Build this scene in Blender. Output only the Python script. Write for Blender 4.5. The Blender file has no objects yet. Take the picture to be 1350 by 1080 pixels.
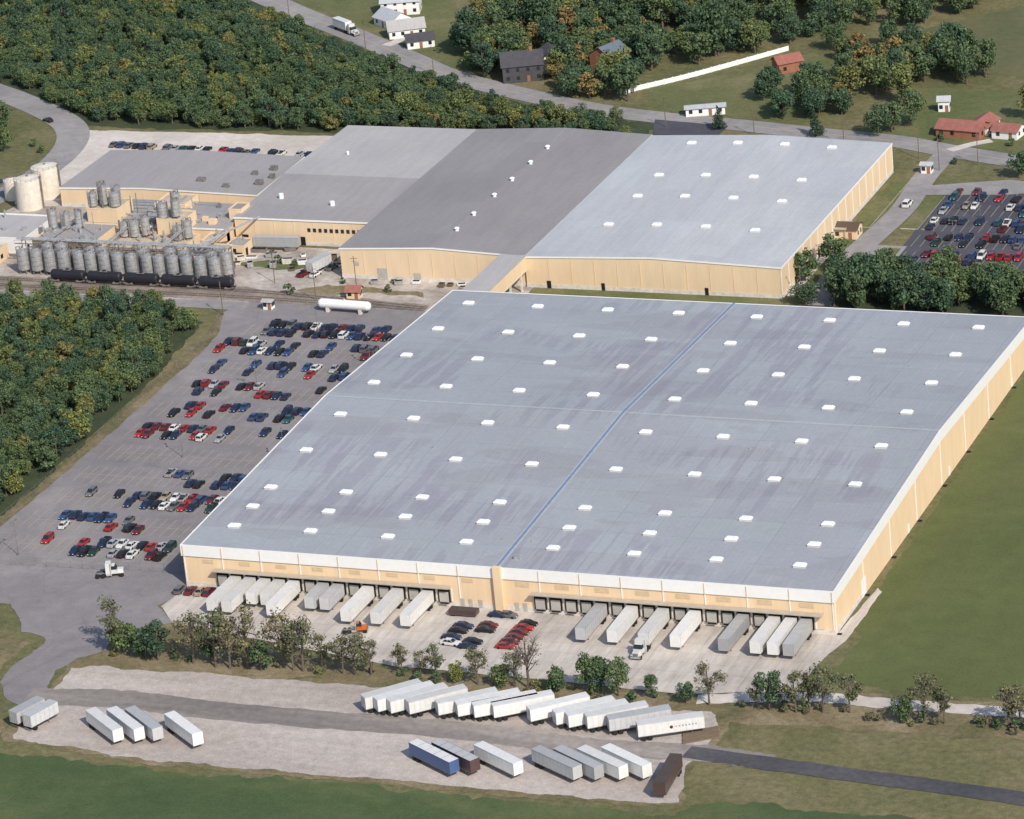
import bpy, math, random
import numpy as np
from mathutils import Vector, Matrix
from mathutils.geometry import tessellate_polygon
random.seed(7); rng=np.random.default_rng(7)
SC=bpy.context.scene; COL=SC.collection
R=math.radians

# ---------------------------------------------------------------- materials
def newmat(name):
    m=bpy.data.materials.new(name); m.use_nodes=True
    nt=m.node_tree; b=nt.nodes['Principled BSDF']; return m,nt,b
def vec(nt,scale=(1,1,1),rot=0.0,kind='Object'):
    tc=nt.nodes.new('ShaderNodeTexCoord'); mp=nt.nodes.new('ShaderNodeMapping')
    mp.inputs['Scale'].default_value=scale; mp.inputs['Rotation'].default_value=(0,0,rot)
    nt.links.new(tc.outputs[kind],mp.inputs['Vector']); return mp.outputs[0]
def noise(nt,v,s,d=4,r=.6,dist=0):
    n=nt.nodes.new('ShaderNodeTexNoise'); n.inputs['Scale'].default_value=s; n.inputs['Detail'].default_value=min(d,5)
    n.inputs['Roughness'].default_value=r; n.inputs['Distortion'].default_value=dist
    nt.links.new(v,n.inputs['Vector']); return n.outputs['Fac']
def ramp(nt,f,st):
    r=nt.nodes.new('ShaderNodeValToRGB'); e=r.color_ramp.elements
    while len(e)<len(st): e.new(.5)
    for i,(p,c) in enumerate(st):
        e[i].position=p
        if not hasattr(c,'__len__'): c=(c,c,c)
        e[i].color=(*c,1)
    nt.links.new(f,r.inputs[0]); return r.outputs[0]
def mix(nt,a,b,f=1.0,mode='MULTIPLY'):
    x=nt.nodes.new('ShaderNodeMix'); x.data_type='RGBA'; x.blend_type=mode
    for sock,val in ((x.inputs[0],f),(x.inputs[6],a),(x.inputs[7],b)):
        if hasattr(val,'is_linked'): nt.links.new(val,sock)
        elif hasattr(val,'__len__'): sock.default_value=(*val,1)
        else: sock.default_value=val
    return x.outputs[2]
def math_(nt,op,a,b=None,c=None):
    x=nt.nodes.new('ShaderNodeMath'); x.operation=op
    for i,val in enumerate((a,b,c)):
        if val is None: continue
        if hasattr(val,'is_linked'): nt.links.new(val,x.inputs[i])
        else: x.inputs[i].default_value=val
    return x.outputs[0]
def finish(nt,b,col,rough=.9,spec=.2,metal=0):
    if hasattr(col,'is_linked'): nt.links.new(col,b.inputs['Base Color'])
    else: b.inputs['Base Color'].default_value=(*col,1)
    b.inputs['Roughness'].default_value=rough; b.inputs['Metallic'].default_value=metal
    b.inputs['Specular IOR Level'].default_value=spec
def surf(name,stops,s1=.03,s2=.6,var=(.75,1.2),rough=.95,spec=.1,stretch=(1,1,1),rot=0,s3=None,var3=(.9,1.1),patches=0):
    m,nt,b=newmat(name)
    v=vec(nt,stretch,rot)
    n1=noise(nt,v,s1,8,.62,.4)
    c=ramp(nt,n1,stops)
    c=mix(nt,c,ramp(nt,noise(nt,vec(nt),s2,4,.7),[(.3,var[0]),(.7,var[1])]))
    if s3: c=mix(nt,c,ramp(nt,noise(nt,vec(nt),s3,2,.8),[(.3,var3[0]),(.7,var3[1])]))
    if patches:   # repaired areas and wandering sealed seams
        k=noise(nt,vec(nt,(1,.5,1)),patches,3,.5,.3)
        c=mix(nt,c,ramp(nt,k,[(.30,.88),(.33,1),(.492,1),(.498,.87),(.504,1),(.70,1),(.73,1.08)]))
    finish(nt,b,c,rough,spec); return m
def flat(name,c,rough=.6,spec=.3,metal=0,v=(.88,1.08),s=.8):
    m,nt,b=newmat(name)
    col=mix(nt,c,ramp(nt,noise(nt,vec(nt),s,3,.6),[(.3,v[0]),(.7,v[1])]))
    finish(nt,b,col,rough,spec,metal); return m

M={}
M['grass']=surf('meadow_grass',[(.3,(.100,.110,.050)),(.5,(.145,.138,.068)),(.68,(.21,.178,.102))],.025,.5,(.7,1.25),s3=2.5,var3=(.75,1.2))
M['field_r']=surf('mown_field_grass',[(.3,(.092,.110,.042)),(.5,(.112,.127,.051)),(.72,(.142,.146,.066))],.012,.16,(.9,1.08),s3=1.6,var3=(.85,1.12))
M['field_s']=surf('crop_field_grass',[(.3,(.056,.086,.038)),(.5,(.075,.104,.045)),(.7,(.122,.136,.064))],.018,.25,(.87,1.1),stretch=(1,1.6,1),s3=1.6,var3=(.82,1.15))
M['dry']=surf('dry_grass',[(.3,(.11,.11,.056)),(.5,(.21,.17,.10)),(.7,(.29,.24,.16))],.06,.8,(.7,1.2),s3=3,var3=(.7,1.2))
M['forest']=surf('forest_floor',[(.3,(.040,.058,.034)),(.7,(.075,.085,.046))],.1,1,(.7,1.2))
M['lawn']=surf('lawn_grass',[(.3,(.095,.118,.048)),(.55,(.145,.150,.070)),(.75,(.22,.19,.11))],.04,.6,(.8,1.15),s3=2.2,var3=(.8,1.15))
M['brownfield']=surf('soy_field',[(.3,(.095,.11,.055)),(.6,(.145,.138,.072)),(.8,(.19,.155,.095))],.03,.4,(.85,1.1),stretch=(1,.3,1),rot=.7)
M['asphalt']=surf('lot_asphalt',[(.3,(.195,.180,.188)),(.55,(.245,.228,.232)),(.75,(.31,.29,.285))],.02,.2,(.87,1.09),s3=2.2,var3=(.9,1.08),patches=.035)
M['asphalt_d']=surf('dark_asphalt',[(.3,(.065,.065,.082)),(.7,(.10,.098,.118))],.03,.3,(.85,1.1),patches=.05)
M['farm']=surf('farm_road_asphalt',[(.3,(.060,.060,.070)),(.7,(.105,.100,.105))],.05,.6,(.8,1.2))
M['road']=surf('road_asphalt',[(.3,(.23,.22,.225)),(.7,(.33,.31,.305))],.03,.3,(.85,1.1),patches=.04)
M['lane']=surf('worn_lane',[(.3,(.16,.145,.14)),(.5,(.24,.215,.20)),(.7,(.38,.34,.31))],.05,.5,(.8,1.15),stretch=(.2,1.7,1))
M['gravel']=surf('gravel',[(.28,(.33,.285,.26)),(.5,(.43,.38,.345)),(.72,(.52,.465,.425))],.04,.4,(.82,1.12),stretch=(.3,1.6,1),s3=2.5,var3=(.82,1.15))
M['pale']=surf('pale_gravel',[(.3,(.46,.41,.37)),(.7,(.62,.565,.515))],.04,.4,(.85,1.1))
M['yard']=surf('yard_concrete',[(.25,(.23,.20,.18)),(.5,(.42,.37,.33)),(.75,(.58,.52,.47))],.06,.5,(.72,1.18))
M['ballast']=surf('ballast',[(.3,(.17,.14,.12)),(.7,(.34,.28,.24))],.08,.8,(.75,1.2))
def concrete():
    m,nt,b=newmat('apron_concrete')
    c=ramp(nt,noise(nt,vec(nt),.05,7,.65,.5),[(.28,(.40,.355,.32)),(.5,(.52,.47,.42)),(.72,(.61,.56,.505))])
    c=mix(nt,c,ramp(nt,noise(nt,vec(nt,(1,.16,1)),.5,5,.7),[(.3,.76),(.62,1.07)]))
    br=nt.nodes.new('ShaderNodeTexBrick'); br.offset=0; nt.links.new(vec(nt),br.inputs['Vector'])
    for k,vv in (('Scale',1.0),('Mortar Size',.05),('Brick Width',4.9),('Row Height',4.9)): br.inputs[k].default_value=vv
    br.inputs['Color1'].default_value=(1,1,1,1);br.inputs['Color2'].default_value=(.9,.9,.9,1);br.inputs['Mortar'].default_value=(.68,.66,.64,1)
    c=mix(nt,c,br.outputs[0]); finish(nt,b,c,.9,.15); return m
M['concrete']=concrete()
def roofmat(name,base,w,h,stain=0,joint=.82,cell=.93):
    m,nt,b=newmat(name)
    c=mix(nt,base,ramp(nt,noise(nt,vec(nt),.018,5,.6,.6),[(.3,.91),(.7,1.06)]))
    br=nt.nodes.new('ShaderNodeTexBrick'); br.offset=0.0; nt.links.new(vec(nt),br.inputs['Vector'])
    for k,vv in (('Scale',1.0),('Mortar Size',.08),('Brick Width',w),('Row Height',h),('Bias',0.0)): br.inputs[k].default_value=vv
    br.inputs['Color1'].default_value=(1,1,1,1);br.inputs['Color2'].default_value=(cell,cell-.005,cell+.01,1);br.inputs['Mortar'].default_value=(joint,joint,joint,1)
    c=mix(nt,c,br.outputs[0])
    sv=nt.nodes.new('ShaderNodeSeparateXYZ'); nt.links.new(vec(nt),sv.inputs[0])
    fr=math_(nt,'FRACT',math_(nt,'MULTIPLY',sv.outputs[0],1/1.236))
    c=mix(nt,c,ramp(nt,fr,[(0,.95),(.12,.95),(.15,1.0),(1,1.0)]))
    if stain:
        st=noise(nt,vec(nt,(1,.05,1)),.34,5,.7)
        k2=ramp(nt,noise(nt,vec(nt,(1,1.6,1)),.016,3,.5),[(.46,0),(.54,1)])
        kk=mix(nt,ramp(nt,st,[(.49,0),(.53,1)]),k2)
        c=mix(nt,c,mix(nt,c,(.88,.845,.88)),kk,'MIX')
        k3=ramp(nt,noise(nt,vec(nt,(.30,1,1)),.07,3,.5,.2),[(.55,0),(.58,1)])
        c=mix(nt,c,mix(nt,c,(.93,.92,.92)),k3,'MIX')
        k4=ramp(nt,noise(nt,vec(nt,(1,.09,1)),.9,3,.6),[(.62,0),(.66,1)])
        c=mix(nt,c,mix(nt,c,(1.08,1.08,1.06)),k4,'MIX')
    else:
        c=mix(nt,c,ramp(nt,noise(nt,vec(nt,(1,.12,1)),.5,4,.65),[(.38,.955),(.6,1.02)]))
    c=mix(nt,c,ramp(nt,noise(nt,vec(nt),.9,4,.7),[(.3,.93),(.7,1.05)]))
    finish(nt,b,c,.62,.3,.0); return m
M['roof']=roofmat('warehouse_roof_metal',(.335,.352,.378),19.78,10.7,stain=1,joint=.80)
M['roofC']=roofmat('plant_roof_light',(.46,.475,.49),9.2,26,joint=.9)
M['roofB']=roofmat('plant_roof_dark',(.275,.260,.258),9.3,27,joint=.94)
M['roofA']=roofmat('plant_roof_pale',(.43,.41,.40),10,20,joint=.92)
M['roofA2']=roofmat('plant_roof_mid',(.34,.32,.315),10,20,joint=.92)
M['roofD']=roofmat('annex_roof',(.335,.315,.31),16,17,joint=.92)
def wallmat(name,c,per,k=.94):
    m,nt,b=newmat(name)
    col=mix(nt,c,ramp(nt,noise(nt,vec(nt,(1,1,.25)),.35,4,.6),[(.3,.93),(.7,1.04)]))
    sv=nt.nodes.new('ShaderNodeSeparateXYZ'); nt.links.new(vec(nt),sv.inputs[0])
    s=math_(nt,'ADD',sv.outputs[0],sv.outputs[1])
    fr=math_(nt,'FRACT',math_(nt,'MULTIPLY',s,1/per))
    col=mix(nt,col,ramp(nt,fr,[(0,k),(.14,k),(.18,1.0),(1,1.0)]))
    finish(nt,b,col,.6,.25); return m
M['tan']=wallmat('tan_metal_siding',(.76,.565,.365),1.22,.97)
M['tan2']=wallmat('tan_metal_siding_old',(.72,.55,.365),1.0,.97)
M['tanroof']=flat('tan_flat_roof',(.50,.42,.33),.85,v=(.7,1.1),s=.5)
M['louver']=flat('louver',(.60,.45,.29),.7)
M['white']=flat('white_trim',(.78,.77,.75),.5,v=(.96,1.02))
M['skyl']=flat('skylight_plastic',(.86,.87,.88),.3,.5)
M['skyc']=flat('skylight_curb',(.55,.55,.57),.5)
M['blue']=flat('blue_flashing',(.16,.22,.34),.5)
M['joint']=flat('joint_flashing',(.38,.395,.42),.5)
M['found']=flat('foundation_concrete',(.66,.61,.55),.8,v=(.75,1.08))
M['dark']=flat('dark_opening',(.022,.020,.019),.9,.1)
M['door']=flat('dock_door',(.42,.40,.36),.6)
M['canopy']=flat('canopy_metal',(.42,.37,.31),.6)
M['glass']=flat('window_glass',(.02,.025,.03),.12,.6)
M['steel']=flat('galvanised_steel',(.52,.52,.52),.42,.5,.45,v=(.6,1.1),s=1.2)
M['steel_d']=flat('weathered_steel',(.24,.22,.21),.6,.4,.3,v=(.6,1.2))
M['black']=flat('black_tankcar_paint',(.020,.020,.026),.45,.4)
M['tyre']=flat('tyre_rubber',(.018,.018,.018),.85)
M['tankw']=flat('tank_white',(.68,.62,.53),.5,v=(.85,1.05))
M['brick']=flat('brick',(.30,.13,.08),.85)
M['rshingle']=flat('red_shingle',(.30,.12,.095),.85,v=(.8,1.1))
M['dshingle']=flat('dark_shingle',(.07,.068,.075),.85,v=(.8,1.1))
M['bshingle']=flat('blue_grey_shingle',(.12,.15,.19),.85)
M['brshingle']=flat('brown_shingle',(.10,.07,.05),.85)
M['wood']=flat('weathered_wood',(.16,.12,.085),.9)
M['bark']=flat('bark',(.14,.11,.09),.95,v=(.6,1.2),s=2)
M['yline']=flat('faded_yellow_paint',(.42,.36,.23),.8)

def leafmat(name,stops):
    m,nt,b=newmat(name)
    oi=nt.nodes.new('ShaderNodeObjectInfo'); geo=nt.nodes.new('ShaderNodeNewGeometry')
    c=ramp(nt,oi.outputs['Random'],stops)
    c=mix(nt,c,ramp(nt,geo.outputs['Random Per Island'],[(0,(.62,.68,.70)),(.6,(1.0,1.0,1.0)),(1,(1.55,1.50,1.30))]))
    c=mix(nt,c,ramp(nt,noise(nt,vec(nt),.38,2,.6),[(.32,(.76,.84,.90)),(.66,(1.18,1.16,1.04))]))
    finish(nt,b,c,.8,.12); return m
M['leaf']=leafmat('leaves_green',[(0,(.058,.095,.060)),(.3,(.078,.115,.062)),(.6,(.096,.130,.062)),(.82,(.122,.148,.062)),(.94,(.150,.160,.062)),(1,(.180,.150,.064))])
M['leaf_d']=leafmat('leaves_deep_green',[(0,(.048,.084,.058)),(.5,(.063,.103,.062)),(1,(.088,.122,.062))])
M['leaf_y']=leafmat('leaves_yellow_green',[(0,(.17,.178,.058)),(1,(.215,.195,.068))])
M['leaf_o']=leafmat('leaves_autumn',[(0,(.23,.135,.06)),(.5,(.19,.145,.065)),(1,(.24,.175,.075))])
M['leaf_s']=leafmat('leaves_thin_olive',[(0,(.105,.118,.066)),(.5,(.138,.13,.08)),(1,(.17,.14,.095))])
M['conifer']=leafmat('needles',[(0,(.030,.055,.042)),(1,(.044,.070,.046))])

# ---------------------------------------------------------------- mesh builder
class MB:
    def __init__(s): s.v=[];s.f=[];s.m=[]
    def face(s,pts,mi=0):
        n=len(s.v); s.v+= [tuple(p) for p in pts]; s.f.append(tuple(range(n,n+len(pts)))); s.m.append(mi)
    def box(s,x0,x1,y0,y1,z0,z1,mi=0,top=None,ix=0,iy=0,bottom=True):
        n=len(s.v)
        s.v+=[(x0,y0,z0),(x1,y0,z0),(x1,y1,z0),(x0,y1,z0),(x0+ix,y0+iy,z1),(x1-ix,y0+iy,z1),(x1-ix,y1-iy,z1),(x0+ix,y1-iy,z1)]
        F=[(0,1,5,4),(1,2,6,5),(2,3,7,6),(3,0,4,7),(4,5,6,7)]
        if bottom: F.append((3,2,1,0))
        for i,q in enumerate(F):
            s.f.append(tuple(n+k for k in q)); s.m.append(top if (i==4 and top is not None) else mi)
    def tube(s,p0,p1,r0,r1,n=8,mi=0,cap=True):
        p0=Vector(p0);p1=Vector(p1); d=(p1-p0)
        if d.length<1e-6: return
        d.normalize(); a=d.orthogonal().normalized(); b=d.cross(a); k=len(s.v)
        for p,r in ((p0,r0),(p1,r1)):
            for i in range(n):
                t=2*math.pi*i/n; s.v.append(tuple(p+a*r*math.cos(t)+b*r*math.sin(t)))
        for i in range(n):
            j=(i+1)%n; s.f.append((k+i,k+j,k+n+j,k+n+i)); s.m.append(mi)
        if cap:
            s.f.append(tuple(k+i for i in reversed(range(n)))); s.m.append(mi)
            s.f.append(tuple(k+n+i for i in range(n))); s.m.append(mi)
    def mesh(s,name,mats,smooth=False):
        me=bpy.data.meshes.new(name); me.from_pydata(s.v,[],s.f)
        for m in mats: me.materials.append(M[m] if isinstance(m,str) else m)
        me.polygons.foreach_set('material_index',s.m)
        if smooth: me.polygons.foreach_set('use_smooth',[True]*len(s.f))
        me.update(); return me
    def obj(s,name,mats,parent=None,loc=(0,0,0),rot=0,smooth=False):
        return put(name,s.mesh(name,mats,smooth),loc,rot,parent=parent)
def put(name,me,loc=(0,0,0),rot=0,sc=1,parent=None):
    o=bpy.data.objects.new(name,me); COL.objects.link(o); o.location=loc; o.rotation_euler=(0,0,rot)
    if hasattr(sc,'__len__'): o.scale=sc
    else: o.scale=(sc,)*3
    if parent: o.parent=parent
    return o
def empty(name,loc=(0,0,0),rot=0):
    o=put(name,None,loc,rot); o.empty_display_size=1; return o

# ---------------------------------------------------------------- ground regions
def region(name,pts,z,mat,jit=0.0,step=1.0,grow=0.0):
    out=[]
    n=len(pts)
    if grow:
        cx=sum(p[0] for p in pts)/n; cy=sum(p[1] for p in pts)/n
        pts=[(p[0]+grow*np.sign(p[0]-cx)*min(1,abs(p[0]-cx)/20),p[1]+grow*np.sign(p[1]-cy)) for p in pts]
    tot=0
    knots=rng.normal(0,1,4000)
    def sn(s,per):
        u=s/per; i=int(u)%3999; t=u-int(u); t=t*t*(3-2*t); return knots[i]*(1-t)+knots[i+1]*t
    for i in range(n):
        a=np.array(pts[i],float);b=np.array(pts[(i+1)%n],float); L=np.linalg.norm(b-a)
        k=max(1,int(L/step)) if jit>0 else 1
        nrm=np.array([-(b-a)[1],(b-a)[0]])/max(L,1e-6)
        for j in range(k):
            q=a+(b-a)*j/k; s=tot+L*j/k
            if jit>0:
                fade=min(1,min(j,k-j)/2.0)
                d=jit*(sn(s,5.5)+.45*sn(s+371,2.0)+.22*sn(s+911,.9)); q=q+nrm*float(np.clip(d,-2.2*jit,2.2*jit))*fade
            out.append((float(q[0]),float(q[1]),z))
        tot+=L
    tris=tessellate_polygon([[Vector(p) for p in out]])
    mb=MB(); mb.v=out
    for t in tris:
        a,b,c=[out[i] for i in t]
        cr=(b[0]-a[0])*(c[1]-a[1])-(b[1]-a[1])*(c[0]-a[0])
        if abs(cr)<1e-6: continue
        mb.f.append(tuple(t) if cr>0 else tuple(reversed(t))); mb.m.append(0)
    return mb.obj(name,[mat])
def smooth_line(pts,sub=6):
    P=[np.array(p,float) for p in pts]; P=[2*P[0]-P[1]]+P+[2*P[-1]-P[-2]]; o=[]
    for i in range(1,len(P)-2):
        for j in range(sub):
            t=j/sub; a,b,c,d=P[i-1:i+3]
            o.append(.5*((2*b)+(-a+c)*t+(2*a-5*b+4*c-d)*t*t+(-a+3*b-3*c+d)*t**3))
    o.append(P[-2]); return o
def ribbon(name,pts,w,z,mat,jit=0,line=None,off=0,lm='yline',lw=.25,sub=6):
    L=smooth_line(pts,sub); mb=MB(); prev=None
    for i,q in enumerate(L):
        t=(L[min(i+1,len(L)-1)]-L[max(i-1,0)]); t/=np.linalg.norm(t); nrm=np.array([-t[1],t[0]])
        ww=w[0]+(w[1]-w[0])*i/(len(L)-1) if hasattr(w,'__len__') else w
        a=q+nrm*(ww/2+(rng.normal(0,jit) if jit else 0)+off); b=q-nrm*(ww/2+(rng.normal(0,jit) if jit else 0)-off)
        if prev is not None: mb.face([(*prev[0],z),(*prev[1],z),(*b,z),(*a,z)],0)
        prev=(a,b)
    o=mb.obj(name,[mat])
    if line: ribbon(name+'_marking',pts,lw,z+.012,lm,0,None,0,sub=sub)
    return o

region('ground',[(-3000,-2500),(3500,-2500),(3500,4000),(-3000,4000)],0,'grass')
region('field_grass',[(164.5,-24),(166,0),(162.5,4),(162,30),(161.5,180),(190,190),(420,190),(420,-24),(260,-26)],.04,'field_r',.3)
region('field_crop',[(-200,-94),(-60,-90),(-20,-89),(30,-91),(68,-90),(102,-89.5),(140,-89.5),(153,-90),(160,-82),(185,-82),(225,-82),(300,-94),(500,-120),(500,-400),(-300,-400)],.04,'field_s',.9)
region('verge_dry_grass',[(-20,-33),(-4,-39),(6,-23),(67,-35),(100,-35),(136,-37),(150,-33),(168,-28),(235,-26),(235,-42),(150,-46),(104,-42),(64,-42),(31,-43),(-1,-44),(-8,-46),(-14,-58),(-20,-52)],.055,'dry',.7)
region('verge_dry_grass',[(-62,-36),(-23,-36),(-23,-60),(-13,-70),(-7,-82),(-20,-86),(-62,-86)],.05,'dry',.7)
GL=[(-6,-57),(-7,-47),(-1,-45),(31,-44),(64,-43.5),(104,-43),(145,-42),(149,-49),(149.5,-58),(148,-68),(152,-84),(143,-85.5),(102,-86),(68,-86.5),(33,-87),(-3,-83),(-6,-74),(-4,-66)]
region('gravel_fringe',GL,.065,'dry',.6,grow=1.7)
region('gravel_lot',GL,.085,'gravel',.5)
region('parking_lot',[(-63.5,3),(-63,20),(-62.5,40),(-63,80),(-64,114),(-64,144),(-66,160),(-71,174),(-67,183),(-45,182.5),(-13,182.5),(-3,188),(0.5,188),(0.5,-1),(-2,-3)],.08,'asphalt',.1)
region('driveway',[(-90,4),(-2,4),(2,-1),(-2,-12),(6,-20),(-6,-28),(-3,-37),(-8,-42),(-10,-49),(-8,-57),(-5,-62),(-5,-68),(-9,-68),(-14,-65),(-20,-57),(-21,-51),(-20,-42),(-20,-34),(-23,-32),(-28,-31),(-32,-24),(-38,-17),(-56,-19),(-90,-19)],.095,'asphalt',.25)
region('dock_apron',[(.2,1),(-1,-12),(6,-20),(67,-33),(100,-33.5),(136,-35),(160,-29),(161,-12),(163,-3),(163.5,24),(161.8,26),(160,1)],.11,'concrete',.16)
ribbon('service_road',[(-10,-63),(12,-60),(39,-61.5),(93,-61),(125,-63),(149,-61.5),(165,-63)],(9,7),.12,'lane',.25,sub=16)
ribbon('farm_road',[(146,-61.5),(180,-65),(221,-69),(260,-76),(340,-92)],5.6,.135,'farm',.12,sub=10)
ribbon('gravel_track',[(140,-37),(163,-31.5),(183,-31.5),(211,-30.5),(250,-29),(400,-24)],4.6,.125,'pale',.2,sub=14)
region('industrial_yard',[(-240,225),(-179,232),(-175,262),(-98,262),(-92,229),(-49,226),(-49,206),(12,205),(9,189),(-3,186),(-13,182),(-72,179),(-148,174),(-240,170)],.07,'yard',.3)
region('yard_grass',[(-58,193),(-50,199),(-38,198),(-20,196),(-18,192),(-34,194),(-50,191)],.08,'dry',.5)
region('yard_grass',[(-84,212),(-76,216),(-70,213),(-66,216),(-60,212),(-70,208)],.08,'lawn',.5)
region('rail_ballast',[(-260,193.5),(-76,194),(-14,187),(-14,182),(-76,183),(-260,183)],.09,'ballast',.35)
region('yard_road',[(-240,181.5),(-100,182),(-66,182),(-66,176),(-100,176.5),(-240,171)],.105,'road',.15)
region('gravel_lot_north',[(-189,323),(-105,325),(-91,325),(-91,289),(-163,289),(-163,253),(-177,253),(-182,273),(-186,299)],.085,'pale',.3)
ribbon('entry_road',[(-290,392),(-249,365),(-228,352),(-202,333),(-190,318),(-184,299),(-183,277),(-186,258),(-192,240),(-200,200)],10.5,.11,'road')
ribbon('state_road',[(-260,522),(-199,474),(-168,449),(-139,427),(-110,404),(-85,385),(-36,361),(-5,352),(18,348),(47,342),(74,337),(95,329),(130,318),(200,300),(320,260)],10,.11,'road',line=1)
ribbon('access_road',[(93,329),(92.5,305),(94,279),(92.5,256),(90.5,231),(93,200)],7.5,.13,'road')
region('employee_parking',[(102,294),(180,294),(185,222),(103,222)],.09,'asphalt_d',.1)
region('lot_connector',[(94,248),(104,248),(104,240),(94,240)],.145,'road')
region('lot_connector',[(94,298),(118,306),(140,300),(120,293),(94,290)],.145,'road')
region('north_lot',[(-6,350),(19,346),(19,335),(-2,336)],.125,'asphalt_d')
region('forest_ground',[(-338,514),(-229,519),(-189,461),(-155,432),(-121,405),(-88,380),(-52,361),(-3,345),(-2,330),(-57,330),(-92,328),(-138,327),(-190,327),(-214,345),(-253,368),(-340,420)],.06,'forest',.8)
region('forest_ground',[(-260,172),(-150,172),(-100,174),(-84,176),(-73,166),(-68,118),(-66,72),(-66.5,20),(-68,5),(-260,5)],.06,'forest',.5)
region('forest_ground',[(88,200),(97,217),(104,220),(200,220),(200,196),(90,196)],.06,'forest',.5)
region('field_far',[(46,442),(77,475),(98,500),(300,620),(400,400),(122,392),(97,399),(74,412)],.045,'brownfield',.8)
region('lawn',[(-20,378),(10,403),(22,422),(46,391),(51,352),(15,356),(-8,359)],.05,'lawn',.8)
region('lawn',[(60,345),(140,322),(240,300),(240,380),(60,388)],.05,'lawn',.8)
region('lawn',[(-170,460),(-140,432),(-100,400),(-88,396),(-100,440),(-130,480),(-180,490)],.05,'lawn',.8)
region('side_lawn',[(10,204),(82,204),(84,300),(90,300),(90,200),(60,186),(12,186)],.075,'lawn',.3)
region('lot_path',[(82.5,206),(84.5,206),(84.5,250),(82.5,250)],.1,'pale')
ribbon('house_drive',[(93,330),(98,336),(103,340)],3.5,.135,'pale'); ribbon('house_drive',[(-124,417),(-122,424),(-126,436),(-136,446)],4,.135,'pale')

mb=MB(); rows=[163,149,134,119,104,89,74.5,60,45.5,31,16.5]
for y in rows:
    for i in range(22):
        x=-58+i*2.55
        mb.face([(x-.06,y-5.1,.095),(x+.06,y-5.1,.095),(x+.06,y+5.1,.095),(x-.06,y+5.1,.095)],0)
    mb.face([(-58,y-.06,.105),(-4,y-.06,.105),(-4,y+.06,.105),(-58,y+.06,.105)],0)
mb.obj('parking_stall_markings',['yline'])
mb=MB()
for y in (291,279,266,253,239):
    for i in range(28):
        x=105+i*2.6
        mb.face([(x-.06,y-4.9,.105),(x+.06,y-4.9,.105),(x+.06,y+4.9,.105),(x-.06,y+4.9,.105)],0)
mb.obj('employee_stall_markings',['yline'])
for (x0,x1,y0,y1) in ((98,103,262,290),(98,103,226,246),(104,107,262,270),(84,89,262,300)):
    mb=MB(); mb.box(x0,x1,y0,y1,0,.20,0,top=1); mb.box(x0+.3,x1-.3,y0+.3,y1-.3,.20,.25,1); mb.obj('kerbed_grass_island',['found','lawn'])

# ---------------------------------------------------------------- main warehouse
W,D,H,RG,YR=160.0,171.5,10.65,3.46,86.4
wh=empty('distribution_warehouse')
mb=MB()
def gable_wall(mb,x,z0,dz,mi,out):
    P=[(x,0,z0),(x,D,z0),(x,D,H-dz),(x,YR,H+RG-dz),(x,0,H-dz)]
    mb.face(P if out>0 else P[::-1],mi)
gable_wall(mb,0,0,0,0,-1); gable_wall(mb,W,0,0,0,1)
mb.face([(0,0,0),(W,0,0),(W,0,H),(0,0,H)],0); mb.face([(W,D,0),(0,D,0),(0,D,H),(W,D,H)],0)
mb.obj('walls',['tan'],wh)
mb=MB()
e=.25
mb.face([(-e,-e,H+.02),(W+e,-e,H+.02),(W+e,YR,H+RG+.02),(-e,YR,H+RG+.02)],0)
mb.face([(-e,YR,H+RG+.02),(W+e,YR,H+RG+.02),(W+e,D+e,H+.02),(-e,D+e,H+.02)],0)
mb.obj('roof',['roof'],wh)
def zr(y): return H+.02+RG*(y/YR if y<YR else (D-y)/(D-YR))
mb=MB()
FH=2.7
mb.box(-.3,W+.3,-.32,-.02,H-FH,H+.12,0)
mb.box(-.3,W+.3,D+.02,D+.3,H-FH,H+.12,0)
for x,s in ((W,1),(0,-1)):
    for (y0,y1) in ((-.02,YR),(YR,D+.02)):
        z0,z1=zr(max(y0,0)),zr(min(y1,D)); xa,xb=(x+.02,x+.3) if s>0 else (x-.3,x-.02)
        P=[(xa,y0,z0-FH),(xb,y0,z0-FH),(xb,y0,z0+.12),(xa,y0,z0+.12),(xa,y1,z1-FH),(xb,y1,z1-FH),(xb,y1,z1+.12),(xa,y1,z1+.12)]
        for q in ((0,1,2,3),(5,4,7,6),(1,5,6,2),(4,0,3,7),(3,2,6,7),(0,4,5,1)): mb.face([P[k] for k in q],0)
for i in range(17):
    x=.3+i*(W-.6)/16
    if abs(x-80)<2: continue
    mb.box(x-.10,x+.10,-.42,-.33,H-FH,H-.1,1)
    mb.box(x-.12,x+.12,-.14,-.02,1.3,H-FH-.02,0)
for i in range(9):
    y=.5+i*(D-1)/8; mb.box(W+.02,W+.16,y-.10,y+.10,.2,zr(y)-FH-.05,0); mb.box(W+.2,W+1.2,y-.4,y+.4,.05,.25,2)
mb.obj('white_fascia_and_downspouts',['white','louver','dark'],wh)
mb=MB()
for (y0,y1) in ((0,YR),(YR,D)):
    a,b=zr(y0)+.22,zr(y1)+.22
    for x0,x1,mi,dz in ((79.55,80.05,0,0),(79.0,79.53,1,-.17),(80.07,80.6,1,-.17)):
        mb.face([(x0,y0,a+dz),(x1,y0,a+dz),(x1,y1,b+dz),(x0,y1,b+dz)],mi)
    mb.face([(79.55,y0,a-.3),(79.55,y0,a),(79.55,y1,b),(79.55,y1,b-.3)],0); mb.face([(80.05,y0,a-.3),(80.05,y1,b-.3),(80.05,y1,b),(80.05,y0,a)],0)
mb.obj('expansion_joint',['blue','joint'],wh)
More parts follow.
